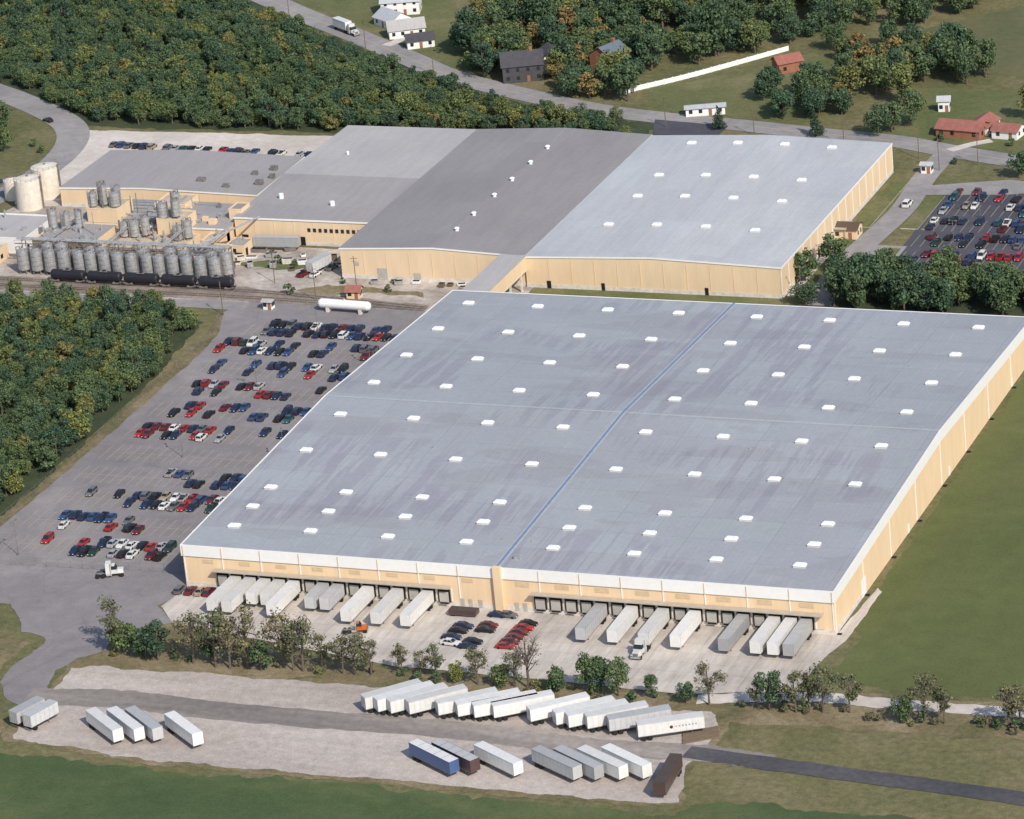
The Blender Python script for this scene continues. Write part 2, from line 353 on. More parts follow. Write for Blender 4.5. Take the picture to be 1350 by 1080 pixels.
mb=MB(); mb.box(0,79,YR-.22,YR+.22,H+RG,H+RG+.09,0); mb.box(81,W,YR-.22,YR+.22,H+RG,H+RG+.09,0); mb.obj('ridge_cap',['joint'],wh)
mb=MB()
ys=[10.94,21.65]+[32.37+21.43*k for k in range(7)]
for x in [8.8+19.78*i for i in range(4)]+[89.6+19.78*i for i in range(4)]:
    for y in ys:
        z=zr(y); mb.box(x-1.4,x+1.4,y-.85,y+.85,z-.1,z+.40,1); mb.box(x-1.48,x+1.48,y-.93,y+.93,z+.40,z+.47,0); mb.box(x-1.4,x+1.4,y-.85,y+.85,z+.47,z+.85,0,ix=.4,iy=.35)
mb.obj('skylights',['skyl','skyc'],wh)
mb=MB()
for (x,y,s) in ((83,5,.7),(83.6,14,.35),(76,14,.3),(40,60,.3),(118,70,.3),(66,120,.3),(140,130,.3)):
    z=zr(y); mb.box(x-s,x+s,y-s*.8,y+s*.8,z-.1,z+s*1.2,0)
mb.obj('rooftop_units',['steel'],wh)
mb=MB()
mb.box(0.05,78.6,-.10,-.021,0.05,1.25,3); mb.box(81.4,159.9,-.10,-.021,0.05,1.25,3)
mb.box(79,81,-1.0,-.021,0,H+.4,0)
SPD=3.75
for (a,b) in ((8,68),(88,157.5)):
    mb.box(a,b,-1.9,-.15,5.0,5.22,2)
    mb.box(a,b,-.20,-.105,1.3,5.0,6)
    n=int((b-a)/SPD)
    for i in range(n):
        x=a+2+i*SPD
        mb.box(x-1.45,x+1.45,-.65,-.21,1.15,4.3,1)
        mb.box(x-1.15,x+1.15,-.70,-.66,1.25,3.8,4)
        mb.box(x-1.0,x+1.0,-.95,-.70,.85,1.15,1)
        mb.box(x+1.68,x+2.0,-.32,-.205,1.3,4.6,5)
for i in range(8):
    x=5+i*9.4
    mb.box(x,x+2.8,-.08,-.03,6.3,7.3,7)
for i in range(8):
    x=84+i*9.7
    mb.box(x,x+3.4,-.08,-.03,6.2,7.4,7)
for x in (70.5,72.5,75,84,86): mb.box(x-.5,x+.5,-.16,-.105,.1,2.2,4)
mb.obj('dock_front',['tan','dark','canopy','found','door','white','tan2','louver'],wh)
mb=MB()
for y,h in ((20,4.2),(92,2.2),(150,2.2),(57,2.2)): mb.box(W+.02,W+.12,y,y+(3.2 if h>3 else 1),.05,h,0)
mb.box(W+.02,W+.10,0.2,19.8,.05,1.2,1)
mb.obj('side_doors',['white','found'],wh)

# ---------------------------------------------------------------- rear plant
def hall(name,x0,x1,y0,y1,z,rz,axis,roof,wall='tan2',parts=True,base=1.2,fas=.45,ribs=6.2,mid=None):
    e=empty(name)
    mb=MB()
    if axis=='y':
        xm=mid or (x0+x1)/2
        mb.face([(x0,y0,0),(x1,y0,0),(x1,y0,z),(xm,y0,z+rz),(x0,y0,z)],0)
        mb.face([(x1,y1,0),(x0,y1,0),(x0,y1,z),(xm,y1,z+rz),(x1,y1,z)],0)
        mb.face([(x1,y0,0),(x1,y1,0),(x1,y1,z),(x1,y0,z)],0); mb.face([(x0,y1,0),(x0,y0,0),(x0,y0,z),(x0,y1,z)],0)
        rp=[[(x0-.2,y0-.2,z+.03),(xm,y0-.2,z+rz+.03),(xm,y1+.2,z+rz+.03),(x0-.2,y1+.2,z+.03)],[(xm,y0-.2,z+rz+.03),(x1+.2,y0-.2,z+.03),(x1+.2,y1+.2,z+.03),(xm,y1+.2,z+rz+.03)]]
    else:
        ym=mid or (y0+y1)/2
        mb.face([(x0,y0,0),(x1,y0,0),(x1,y0,z),(x0,y0,z)],0); mb.face([(x1,y1,0),(x0,y1,0),(x0,y1,z),(x1,y1,z)],0)
        mb.face([(x1,y0,0),(x1,y1,0),(x1,y1,z),(x1,ym,z+rz),(x1,y0,z)],0); mb.face([(x0,y1,0),(x0,y0,0),(x0,y0,z),(x0,ym,z+rz),(x0,y1,z)],0)
        rp=[[(x0-.2,y0-.2,z+.03),(x1+.2,y0-.2,z+.03),(x1+.2,ym,z+rz+.03),(x0-.2,ym,z+rz+.03)],[(x0-.2,ym,z+rz+.03),(x1+.2,ym,z+rz+.03),(x1+.2,y1+.2,z+.03),(x0-.2,y1+.2,z+.03)]]
    mb.obj('walls',[wall],e)
    rf=roof if isinstance(roof,(list,tuple)) else [roof,roof]
    mb=MB(); mb.face(rp[0],0); mb.face(rp[1],1); mb.obj('roof',rf,e)
    if parts:
        mb=MB()
        mb.box(x0-.02,x1+.06,y0-.08,y0-.021,.02,base,0); mb.box(x1+.021,x1+.08,y0,y1,.02,base,0)
        if axis=='x':
            mb.box(x0-.25,x1+.25,y0-.26,y0-.205,z-fas,z+.08,1)
        else:
            mb.box(x1+.205,x1+.26,y0-.2,y1+.2,z-fas,z+.08,1)
            for (xa,xb,za,zb) in ((x0-.2,xm,z,z+rz),(xm,x1+.2,z+rz,z)):
                mb.face([(xa,y0-.215,za-fas+.05),(xb,y0-.215,zb-fas+.05),(xb,y0-.215,zb+.09),(xa,y0-.215,za+.09)],1)
        if ribs:
            k=int((x1-x0)/ribs)
            for i in range(k+1):
                x=x0+.15+i*(x1-x0-.3)/k; mb.box(x-.05,x+.05,y0-.10,y0-.022,base,z-fas,3)
            k=int((y1-y0)/ribs)
            for i in range(k+1):
                y=y0+.15+i*(y1-y0-.3)/k; mb.box(x1+.022,x1+.14,y-.1,y+.1,base,z-fas,1)
        mb.obj('trim',['found','white','louver','tan'],e)
    return e
hc=hall('manufacturing_hall',8,82,204,309,9,1.3,'y','roofC',mid=45)
mb=MB()
for x in (23.5,37.8,52.2,66.5):
    for y in (229.6,253.7,272,301):
        z=9+1.3*(1-abs(x-45)/37); mb.box(x-1.3,x+1.3,y-.8,y+.8,z-.1,z+.45,1); mb.box(x-1.3,x+1.3,y-.8,y+.8,z+.45,z+.85,0,ix=.4,iy=.3)
mb.obj('skylights',['skyl','skyc'],hc)
mb=MB()
for (x,w,h) in ((14,1.2,2.2),(30,1,2.2),(60,1,2.2)): mb.box(x,x+w,203.85,203.9,.05,h,0)
for y in (215,236,258): mb.box(82.1,82.16,y,y+1.2,.05,2.3,0)
mb.box(82.1,85.5,251,258,3.0,3.3,1); mb.tube((85.2,251.3,0),(85.2,251.3,3),.12,.12,6,1); mb.tube((85.2,257.6,0),(85.2,257.6,3),.12,.12,6,1)
mb.obj('doors',['dark','canopy'],hc)
hb=hall('manufacturing_hall',-48,7.6,204.6,310,8.9,1.3,'y','roofB',mid=-19.5)
mb=MB()
for y in (219,232,248,262,277,291): mb.tube((-18,y,9.8),(-18,y,10.9),.5,.5,10,0); mb.tube((-18,y,10.9),(-18,y,11.2),.8,.45,10,0)
mb.obj('roof_vents',['skyl'],hb)
mb=MB()
for (x0,x1,z0,z1,mi) in ((-37,-34,0.1,3.4,0),(-26,-24,.1,2.4,0),(-3,1,.1,3.2,1),(-44,-42.5,4,5,0)): mb.box(x0,x1,204.45,204.5,z0,z1,mi)
mb.obj('doors',['door','white'],hb)
ha=hall('process_hall',-92,-48.4,229,313,7.8,.9,'x',['roofA2','roofA'],mid=265)
mb=MB()
for i in range(10):
    x=-69+i*1.75; mb.box(x,x+.95,228.85,228.9,4.2,5.3,0); 
for x in (-90,-84,-80,-72,-55): mb.box(x,x+2.0,228.84,228.9,.1,2.6,1)
mb.tube((-84,245,8.1),(-84,245,9.7),.7,.7,10,2); mb.tube((-66,241,8.1),(-66,241,9.4),.7,.7,10,2)
mb.tube((-80,285,8.1),(-80,285,9.3),.4,.4,8,2)
mb.obj('windows_doors_vents',['glass','dark','skyl'],ha)
hd=hall('storage_hall',-161,-96,253,288,6,.9,'y','roofD',mid=-133,ribs=9)
mb=MB()
for (x,y,s) in ((-118,262,1.2),(-108,258,.9),(-104,270,.8),(-100,275,1.0),(-99,262,1.1),(-97.5,268,.8)): mb.box(x-s,x+s,y-s*.7,y+s*.7,6.2,7.2+.3*s,0)
mb.obj('rooftop_units',['steel_d'],hd)
he=hall('utility_building',-142,-93,225,246,5.5,.6,'x','roofD',mid=236,ribs=0)
mb=MB()
for i in range(30):
    x=-140+rng.random()*44; y=227+rng.random()*17; s=.3+rng.random()*.8; mb.box(x-s,x+s,y-s*.8,y+s*.8,5.5,6.2+rng.random()*1.3,int(rng.integers(0,3)))
for i in range(6):
    y=228+i*3; mb.tube((-140+rng.random()*8,y,6.8),(-112+rng.random()*14,y,6.8),.16,.16,6,0)
mb.obj('rooftop_units',['steel','steel_d','tan2'],he)
def plain_building(name,x0,x1,y0,y1,z,wall,roof,par=.35,junk=0):
    e=empty(name); mb=MB(); mb.box(x0,x1,y0,y1,0,z,0,top=1); mb.obj('walls',[wall,roof],e)
    mb=MB()
    for b in ((x0-.05,x1+.05,y0-.05,y0+.2),(x0-.05,x1+.05,y1-.2,y1+.05)): mb.box(*b,z+.003,z+par,0)
    for b in ((x0-.05,x0+.2,y0+.2,y1-.2),(x1-.2,x1+.05,y0+.2,y1-.2)): mb.box(*b,z+.003,z+par,0)
    mb.obj('parapet',[wall],e)
    mb=MB()
    for i in range(max(1,int((x1-x0)/6))):
        x=x0+1.5+i*6
        if x+2<x1: mb.box(x,x+2,y0-.06,y0-.02,.1,2.6,0)
    for i in range(max(1,int((y1-y0)/5))):
        y=y0+1+i*5; mb.box(x1+.02,x1+.07,y,y+1.4,1.2 if z>3.5 else .2,2.4,0)
    for i in range(junk):
        s=.3+rng.random()*.6; x=rng.uniform(x0+1.5,x1-1.5); y=rng.uniform(y0+1.5,y1-1.5)
        if rng.random()<.5: mb.box(x-s,x+s,y-s,y+s,z+.004,z+.5+rng.random(),1)
        else: mb.tube((x,y,z),(x,y,z+.8+2*rng.random()),.2+.2*rng.random(),.25,8,1)
    mb.obj('doors_windows',['dark','steel'],e); return e
plain_building('boiler_house',-146,-126,206,222,6.5,'tan2','roofD',junk=14)
plain_building('filter_house',-124,-100,207,222,4.5,'tan2','tanroof',junk=18)
plain_building('pump_house',-99,-86,203,214,4.8,'tan2','roofD',junk=7)
plain_building('mixing_house',-138,-128,226,236,9.5,'tan2','tanroof',junk=4)
plain_building('mixing_house',-113,-104,221,229,9,'tan2','tanroof',junk=3)
plain_building('workshop',-180,-152,212,232,4.6,'white','roofA',junk=10)
plain_building('workshop',-185,-156,198,209,4,'tan2','roofC',junk=6)
plain_building('stair_tower',-95,-91,232,238,8.8,'tan2','roofB')
plain_building('loading_room',-122,-112,238,247,7.4,'tan2','tanroof',junk=3)
plain_building('compressor_room',-98,-93,218,227,4,'tan2','tanroof',junk=3)
plain_building('electrical_room',-90,-84,217,224,3.2,'tan2','roofD',junk=3)
mb=MB()
for x in range(-148,-80,6):
    for y in (203.4,205.4): mb.tube((x,y,0),(x,y,7.5),.12,.12,6,1)
    mb.box(x-.15,x+.15,203.3,205.5,7.3,7.6,1)
for k,y in enumerate((203.5,203.9,204.4,204.9,205.3)): mb.tube((-150,y,7.8),(-82,y,7.8),.14+.05*(k%2),.14+.05*(k%2),6,0)
mb.box(-150,-82,202.4,203.1,6.7,6.8,1)
for x in range(-150,-81,2): mb.tube((x,202.4,6.8),(x,202.4,7.8),.04,.04,4,1)
mb.tube((-150,202.4,7.8),(-82,202.4,7.8),.05,.05,4,1)
for x in (-140,-121,-103,-90): mb.tube((x,204.5,7.8),(x,224,7.8),.22,.22,6,0); mb.tube((x+.7,204.5,7.8),(x+.7,222,7.8),.15,.15,6,0)
mb.tube((-92,205,7.8),(-84,229,8.2),.3,.3,8,0)
for i in range(14):
    x=rng.uniform(-146,-88); y=rng.uniform(206,240); mb.tube((x,y,4),(x,y,10+rng.random()*4),.12+.1*rng.random(),.12,6,int(rng.integers(0,2)))
mb.obj('pipe_rack',['steel','steel_d'])
def silo_mesh(r,h,leg,name):
    mb=MB(); n=18
    z0=leg; z1=leg+h
    if leg>0.6:
        for i in range(4):
            a=math.pi/4+i*math.pi/2; mb.tube((r*.85*math.cos(a),r*.85*math.sin(a),0),(r*.85*math.cos(a),r*.85*math.sin(a),leg+.5),.13,.13,6,1)
        mb.tube((0,0,leg*.35),(0,0,leg),.25,r,n,0)
    mb.tube((0,0,z0),(0,0,z1),r,r,n,0)
    mb.tube((0,0,z1),(0,0,z1+r*.38),r,r*.2,n,0); mb.tube((0,0,z1+r*.38),(0,0,z1+r*.38+.5),.3,.3,8,1)
    for k in range(1,4): mb.tube((0,0,z0+h*k/4-.05),(0,0,z0+h*k/4+.05),r+.04,r+.04,n,1)
    for i in range(10):
        a0=2*math.pi*i/10;a1=2*math.pi*(i+1)/10
        mb.tube((r*math.cos(a0),r*math.sin(a0),z1+.8),(r*math.cos(a1),r*math.sin(a1),z1+.8),.04,.04,4,1)
        mb.tube((r*math.cos(a0),r*math.sin(a0),z1),(r*math.cos(a0),r*math.sin(a0),z1+.8),.04,.04,4,1)
    mb.box(r,r+.35,-.25,.25,0,z1+.8,1)
    mb.tube((-r*.4,0,z1),(-r*.4,0,z1+1.1),.15,.15,6,1); mb.tube((-r*.4,0,z1+1.1),(-r-.2,0,z1+.9),.13,.13,6,1); mb.tube((-r-.2,0,z1+.9),(-r-.2,0,0),.1,.1,6,1)
    return mb.mesh(name,['steel','steel_d'])
s1=silo_mesh(1.75,5.6,1.4,'storage_silo'); s2=silo_mesh(1.45,5.0,.5,'storage_silo'); s3=silo_mesh(1.2,6.0,1.0,'storage_silo')
for i in range(15):
    x=-144.5+i*4.35
    if i in (4,9): x+=.7
    put('storage_silo',s1,(x,196.8,.03),rng.random()*.4)
    if i not in (7,12): put('storage_silo',s1 if i%3 else s2,(x+1.9,200.6,.03),rng.random()*.4,(1,1,1+.12*rng.random()))
for (x,y,z,m) in ((-137,228.5,9.5,s2),(-133.5,228.8,9.5,s3),(-130,229,9.5,s2),(-136,232.6,9.5,s3),(-131.5,233,9.5,s2),(-144,216,6.5,s3),(-140.5,217,6.5,s2),(-136.5,218,6.5,s3),(-122,218,4.5,s2),(-118.8,218,4.5,s2),(-115.5,218.5,4.5,s3),(-111.5,222.5,9,s2),(-107.5,223,9,s3),(-109,226.5,9,s3),(-104.5,217,4.5,s2),(-101.8,218,4.5,s3)):
    put('rooftop_silo',m,(x,y,z+.01),rng.random()*6,(1,1,.7+.2*rng.random()))
def tank(name,x,y,r,h):
    mb=MB(); n=32
    mb.tube((0,0,0),(0,0,h),r,r,n,0); mb.tube((0,0,h),(0,0,h+.7),r,r*.15,n,0); mb.tube((0,0,h+.6),(0,0,h+1.1),.4,.4,8,1)
    mb.box(r,r+.4,-.3,.3,0,h+.9,1)
    for i in range(16):
        a=2*math.pi*i/16; b=2*math.pi*(i+1)/16
        mb.tube((r*math.cos(a),r*math.sin(a),h),(r*math.cos(a),r*math.sin(a),h+.9),.04,.04,4,1); mb.tube((r*math.cos(a),r*math.sin(a),h+.9),(r*math.cos(b),r*math.sin(b),h+.9),.04,.04,4,1)
    mb.obj(name,['tankw','steel_d'],None,(x,y,.03))
tank('storage_tank',-170.5,251,4.1,9.2); tank('storage_tank',-170,261.5,4.3,9.4); tank('storage_tank',-180,258,2.6,6)
for k,(pts) in enumerate(([(-260,191.2),(-150,191.2),(-76,191),(-45,188),(-14,184.2)],[(-260,186.2),(-150,186.4),(-76,186),(-45,184.8),(-14,183)])):
    L=smooth_line(pts,14); mb=MB()
    for i in range(len(L)-1):
        a,b=L[i],L[i+1]; t=(b-a)/np.linalg.norm(b-a); n=np.array([-t[1],t[0]]); l=np.linalg.norm(b-a)
        for s in (-.72,.72):
            p=a+n*s;q=b+n*s
            mb.tube((*p,.26),(*q,.26),.08,.08,4,0,False)
        for j in range(int(l/.8)):
            c=a+t*j*.8; p=c+n*1.25; q=c-n*1.25
            mb.face([(*(p-t*.12),.16),(*(q-t*.12),.16),(*(q+t*.12),.16),(*(p+t*.12),.16)],1)
    mb.obj('railway_track',['steel_d','wood'])
def hcyl(mb,x0,x1,y,z,r,mi,n=16,dome=.5):
    mb.tube((x0+dome,y,z),(x1-dome,y,z),r,r,n,mi); mb.tube((x0+dome*.3,y,z),(x0+dome,y,z),r*.75,r,n,mi); mb.tube((x1-dome,y,z),(x1-dome*.3,y,z),r,r*.75,n,mi)
    mb.tube((x0,y,z),(x0+dome*.3,y,z),r*.3,r*.75,n,mi); mb.tube((x1-dome*.3,y,z),(x1,y,z),r*.75,r*.3,n,mi)
def tankcar():
    mb=MB(); hcyl(mb,-5.3,5.3,0,2.5,1.4,0)
    mb.tube((0,0,3.7),(0,0,4.3),.55,.5,12,0); mb.box(-1.2,1.2,-.9,.9,3.95,4.0,1)
    mb.box(-5.6,5.6,-.5,.5,.95,1.2,0)
    for s in (-1,1):
        mb.box(s*5.3-.3,s*5.3+.3,-1.3,1.3,1.0,1.15,1)
        mb.tube((s*5.3,-1.2,1.1),(s*5.3,-1.2,2.1),.04,.04,4,1);mb.tube((s*5.3,1.2,1.1),(s*5.3,1.2,2.1),.04,.04,4,1)
        for d in (-.85,.85):
            for yy in (-.75,.75): mb.tube((s*3.9+d,yy-.07,.75),(s*3.9+d,yy+.07,.75),.42,.42,12,1)
        mb.box(s*3.9-1.3,s*3.9+1.3,-.95,-.85,.6,.95,1); mb.box(s*3.9-1.3,s*3.9+1.3,.85,.95,.6,.95,1)
    return mb.mesh('rail_tank_car',['black','steel_d'])
tc=tankcar()
for i in range(5): put('rail_tank_car',tc,(-127.5+i*11.7,191.15,0))
mb=MB(); hcyl(mb,-8,8,0,2.2,1.3,0,20,.9)
for x in (-5,5): mb.box(x-.4,x+.4,-1.2,1.2,0,1.3,1)
mb.tube((0,0,3.5),(0,0,3.8),.3,.3,10,1)
mb.obj('propane_tank',['white','found'],None,(-36,178.6,.09),-.06)
br=empty('enclosed_bridge'); mb=MB(); mb.box(1,8.4,171.8,203.9,5.0,9.2,0,top=1); mb.box(.8,8.6,171.8,203.9,9.203,9.4,1); mb.obj('walls_roof',['tan2','roofA'],br)
mb=MB()
for y in (176,184,192,200):
    for x in (1.4,8.0): mb.box(x-.25,x+.25,y-.25,y+.25,0,5,0)
mb.box(8.42,8.5,172,203.5,5.0,5.25,0); mb.obj('columns',['found'],br)
def skip(name,x,y,rot,l,w,h,mat):
    mb=MB(); mb.box(-l/2,l/2,-w/2,w/2,.15,h,0,ix=-.08,iy=-.08); mb.box(-l/2+.1,l/2-.1,-w/2+.1,w/2-.1,h+.003,h+.02,1); 
    for i in range(4): xx=-l/2+.3+i*(l-.6)/3; mb.box(xx-.06,xx+.06,-w/2-.12,w/2+.12,.15,h-.03,0)
    mb.obj(name,[mat,'dark'],None,(x,y,.07),rot)
for i in range(22):
    x=rng.uniform(-88,-52); y=rng.uniform(207,226)
    skip('waste_skip' if i%2 else 'pallet_stack',x,y,rng.random()*.6,rng.uniform(1.2,4),rng.uniform(1.2,2),rng.uniform(.6,1.8),['steel','wood','white','steel_d','found'][i%5])
for i in range(8):
    skip('pallet_stack',rng.uniform(-38,-6),rng.uniform(199,203),rng.random()*.4,rng.uniform(1.2,2.4),1.3,rng.uniform(.5,1.4),['steel','wood','white'][i%3])

# ---------------------------------------------------------------- small houses
def house(name,x,y,w,d,h,rot,wall,roof,rise=None,chim=False):
    e=empty(name,(x,y,0),rot); rise=rise or d*.3
    mb=MB(); hw,hd=w/2,d/2
    mb.face([(-hw,-hd,0),(hw,-hd,0),(hw,-hd,h),(-hw,-hd,h)]);mb.face([(hw,hd,0),(-hw,hd,0),(-hw,hd,h),(hw,hd,h)])
    mb.face([(hw,-hd,0),(hw,hd,0),(hw,hd,h),(hw,0,h+rise),(hw,-hd,h)]);mb.face([(-hw,hd,0),(-hw,-hd,0),(-hw,-hd,h),(-hw,0,h+rise),(-hw,hd,h)])
    mb.obj('walls',[wall],e)
    mb=MB(); o=.5; dz=o*rise/hd
    mb.face([(-hw-o,-hd-o,h-dz+.06),(hw+o,-hd-o,h-dz+.06),(hw+o,0,h+rise+.06),(-hw-o,0,h+rise+.06)]);mb.face([(-hw-o,0,h+rise+.06),(hw+o,0,h+rise+.06),(hw+o,hd+o,h-dz+.06),(-hw-o,hd+o,h-dz+.06)])
    mb.obj('roof',[roof],e)
    mb=MB(); k=max(2,int(w/3))
    for i in range(k):
        xx=-hw+w*(i+.5)/k
        if i==k//2: mb.box(xx-.5,xx+.5,-hd-.06,-hd-.02,.1,2.1,1)
        else: mb.box(xx-.55,xx+.55,-hd-.06,-hd-.02,1,2.2,0)
        if h>4: mb.box(xx-.5,xx+.5,-hd-.06,-hd-.02,3.6,4.8,0)
    for yy in (-hd*.45,hd*.45): mb.box(hw+.02,hw+.06,yy-.5,yy+.5,1,2.2,0)
    mb.obj('windows_door',['glass','brick'],e)
    if chim: mb=MB(); mb.box(hw*.4,hw*.4+.9,-.5,.5,h,h+rise+1.2,0); mb.obj('chimney',['brick'],e)
    return e
house('white_house',-134,455,13,9,4.8,.3,'white','roofC',chim=True)
house('white_house',-122,430,12,8,3,.5,'white','roofA')
house('dark_roof_house',-131,440,11,8,3,-.6,'white','roofC')
house('garage',-112,418,9,6,2.8,.5,'white','dshingle')
house('dark_roof_house',-64,388,13,11,5.6,.4,'dshingle','dshingle',chim=True)
house('dark_roof_house',-58,398,9,9,4.6,-1.0,'white','dshingle')
house('brick_house',-38,398,9,9,6.0,1.2,'brick','bshingle',chim=True)
house('ranch_house',93,345,14,8,2.8,-.15,'brick','rshingle',1.8)
house('ranch_house',98,349,9,7,2.8,1.4,'white','rshingle',1.6)
house('garage',107,345,8,7,2.6,-.15,'white','rshingle',1.4)
house('garden_shed',81,367,3.4,3.4,3.6,.2,'white','roofC')
house('mobile_home',8,357,12,4,2.6,.35,'white','roofC',.5)
house('red_barn',20,402,8,6,3.5,.7,'brick','rshingle')
house('gatehouse',-59,178.5,2.6,2.2,2.5,0,'white','roofA',.4)
house('meter_house',-38,190,3.8,3.0,2.5,.1,'tan2','rshingle',1.2)
house('field_shed',92,310,3.0,2.6,2.8,0,'white','roofC',.5)
house('guard_shelter',84.6,254.5,7.5,5.5,3,0,'tan2','brshingle',1.3)
L=smooth_line([(-24,374),(-22,377),(-11,389),(0,403),(14,422)],6); mb=MB()
for i in range(len(L)-1):
    a,b=L[i],L[i+1]
    mb.face([(*a,.1),(*b,.1),(*b,1.7),(*a,1.7)],0); mb.box(a[0]-.12,a[0]+.12,a[1]-.12,a[1]+.12,0,1.9,0)
mb.obj('white_board_fence',['white'])
def wirefence(pts,name='chain_link_fence'):
    mb=MB()
    for (a,b) in zip(pts[:-1],pts[1:]):
        a=np.array(a,float);b=np.array(b,float); L=np.linalg.norm(b-a); n=int(L/3)
        for i in range(n+1):
            p=a+(b-a)*i/n; mb.tube((*p,0),(*p,2.2),.04,.04,5,0)
        for z in (.15,1.1,2.15): mb.tube((*a,z),(*b,z),.02,.02,4,0,False)
    mb.obj(name,['steel_d'])
wirefence([(-90,3.4),(-64.6,3.6),(-30,5),(-9,6.5),(-1,6.5)]); wirefence([(-64.6,3.6),(-63.8,40),(-64.3,80),(-65.3,114),(-65.3,144),(-67.5,162),(-72,175)])
region('fence_verge',[(-63.8,3),(-63.0,3),(-62.6,80),(-63.6,144),(-65.6,160),(-70.6,174),(-73,174),(-69,160),(-66.5,144),(-65.6,80)],.092,'dry',.2)
def lampmesh():
    mb=MB(); mb.box(-.25,.25,-.25,.25,0,.5,0); mb.tube((0,0,.5),(0,0,9),.10,.06,8,0)
    mb.box(-1.0,1.0,-.05,.05,8.9,9.0,0)
    for s in (-1,1): mb.box(s*1.0-.3,s*1.0+.3,-.22,.22,8.8,9.02,0)
    return mb.mesh('lot_lamp',['steel_d','found'])
lm=lampmesh()
for (x,y) in ((-36,74),(-50,10),(-36,120),(-36,160),(-12,140),(-8,75),(118,273),(118,246),(140,273),(140,246),(87,205),(87,232)): put('lot_lamp',lm,(x,y,.03),rng.random()*3)
mb=MB(); mb.tube((0,0,0),(0,0,10),.14,.10,7,0); mb.box(-1.0,1.0,-.05,.05,9.2,9.33,0); mb.box(-.7,.7,-.05,.05,8.4,8.5,0)
pm=mb.mesh('utility_pole',['wood'])
for (x,y) in ((-66,198),(-40,196),(-70,172),(-48,186),(95,312),(86,322),(60,332),(30,338),(0,343),(120,312),(150,303),(-130,414),(-170,442),(-95,388),(105,318)): put('utility_pole',pm,(x,y,0),rng.random()*3)

# ---------------------------------------------------------------- vehicles
def paint(name,c,lo=.86): 
    m,nt,b=newmat('paint_'+name); oi=nt.nodes.new('ShaderNodeObjectInfo')
    col=mix(nt,c,ramp(nt,noise(nt,vec(nt),.9,3,.6),[(.3,.90),(.7,1.05)]))
    finish(nt,b,mix(nt,col,ramp(nt,oi.outputs['Random'],[(0,lo),(1,1.06)])),.32,.5); return m
PC={'black':(.014,.014,.018),'navy':(.016,.028,.075),'blue':(.03,.07,.17),'red':(.33,.022,.022),'maroon':(.13,.018,.024),'white':(.68,.68,.66),'silver':(.34,.35,.37),'grey':(.13,.13,.14),'teal':(.02,.09,.10),'tan':(.30,.25,.19),'green':(.02,.05,.035),'orange':(.55,.13,.02)}
PM={k:paint(k,v) for k,v in PC.items()}
def wheels(mb,xs,yw,r,mi,w=.2):
    for x in xs:
        for s in (-1,1): mb.tube((x,s*(yw-w),r),(x,s*yw,r),r,r,12,mi)
def hexa(mb,lo,hi,mis):
    for i in range(4):
        j=(i+1)%4; mb.face([lo[i],lo[j],hi[j],hi[i]],mis[i])
    mb.face(hi,mis[4])
def car_mesh(kind,col):
    mb=MB()
    if kind=='sedan': st=[(-2.35,.70,.62),(-2.25,.80,.88),(-1.55,.86,.95),(.95,.86,.93),(1.9,.82,.80),(2.25,.74,.68),(2.35,.62,.55)]
    elif kind=='van': st=[(-2.3,.80,.95),(-2.2,.86,1.0),(-1.2,.88,1.02),(1.1,.88,1.0),(1.85,.84,.9),(2.2,.76,.74),(2.3,.64,.6)]
    else: st=[(-2.5,.86,.95),(-2.4,.88,.98),(-.5,.88,.98),(1.1,.88,.98),(2.1,.86,.93),(2.4,.82,.82),(2.5,.72,.6)]
    k0=len(mb.v)
    for (x,w,z) in st:
        mb.v+=[(x,-w,.28),(x,-w-.02,.6 if z>.6 else z-.03),(x,-w+.08,z),(x,w-.08,z),(x,w+.02,.6 if z>.6 else z-.03),(x,w,.28)]
    n=len(st)
    for i in range(n-1):
        for j in range(5):
            a=k0+i*6+j; mb.f.append((a,a+6,a+7,a+1)); mb.m.append(0)
    mb.f.append(tuple(k0+j for j in range(6))); mb.m.append(0)
    mb.f.append(tuple(k0+(n-1)*6+j for j in reversed(range(6)))); mb.m.append(0)
    def cabin(xb0,xt0,xt1,xb1,zb,zt,wb,wt):
        lo=[(xb0,-wb,zb),(xb1,-wb,zb),(xb1,wb,zb),(xb0,wb,zb)]; hi=[(xt0,-wt,zt),(xt1,-wt,zt),(xt1,wt,zt),(xt0,wt,zt)]
        hexa(mb,lo,hi,[1,1,1,1,0])
        mb.box(xt0+.02,xt1-.02,-wt+.04,wt-.04,zt+.003,zt+.05,0,ix=.08,iy=.06)
        for s in (-1,1):
            for (f) in (.0,.48,1.0):
                xb=xb0+(xb1-xb0)*f; xt=xt0+(xt1-xt0)*f
                mb.tube((xb,s*(wb+.005),zb),(xt,s*(wt+.005),zt),.05,.045,4,0,False)
    if kind=='sedan': cabin(-1.75,-1.1,.25,1.0,.92,1.38,.80,.62); wheels(mb,(-1.42,1.42),.9,.32,2)
    elif kind=='van': cabin(-2.22,-2.0,.3,1.3,.98,1.62,.82,.68); wheels(mb,(-1.4,1.4),.91,.34,2)
    else:
        cabin(-.45,-.3,.6,1.15,.96,1.58,.82,.70); wheels(mb,(-1.55,1.55),.92,.36,2)
        mb.box(-2.4,-.6,-.74,.74,.985,1.0,3)
        mb.box(-2.45,-.55,-.86,-.76,.98,1.10,0);mb.box(-2.45,-.55,.76,.86,.98,1.10,0);mb.box(-2.5,-2.4,-.76,.76,.98,1.10,0)
    f=st[-1][0]; r=st[0][0]
    for s in (-1,1):
        mb.box(f-.12,f+.02,s*.52-.14,s*.52+.14,.5,.62,4); mb.box(r-.02,r+.1,s*.58-.14,s*.58+.14,.6,.76,5)
    return mb.mesh('parked_car',[PM[col],'glass','tyre','dark','white','rlamp'])
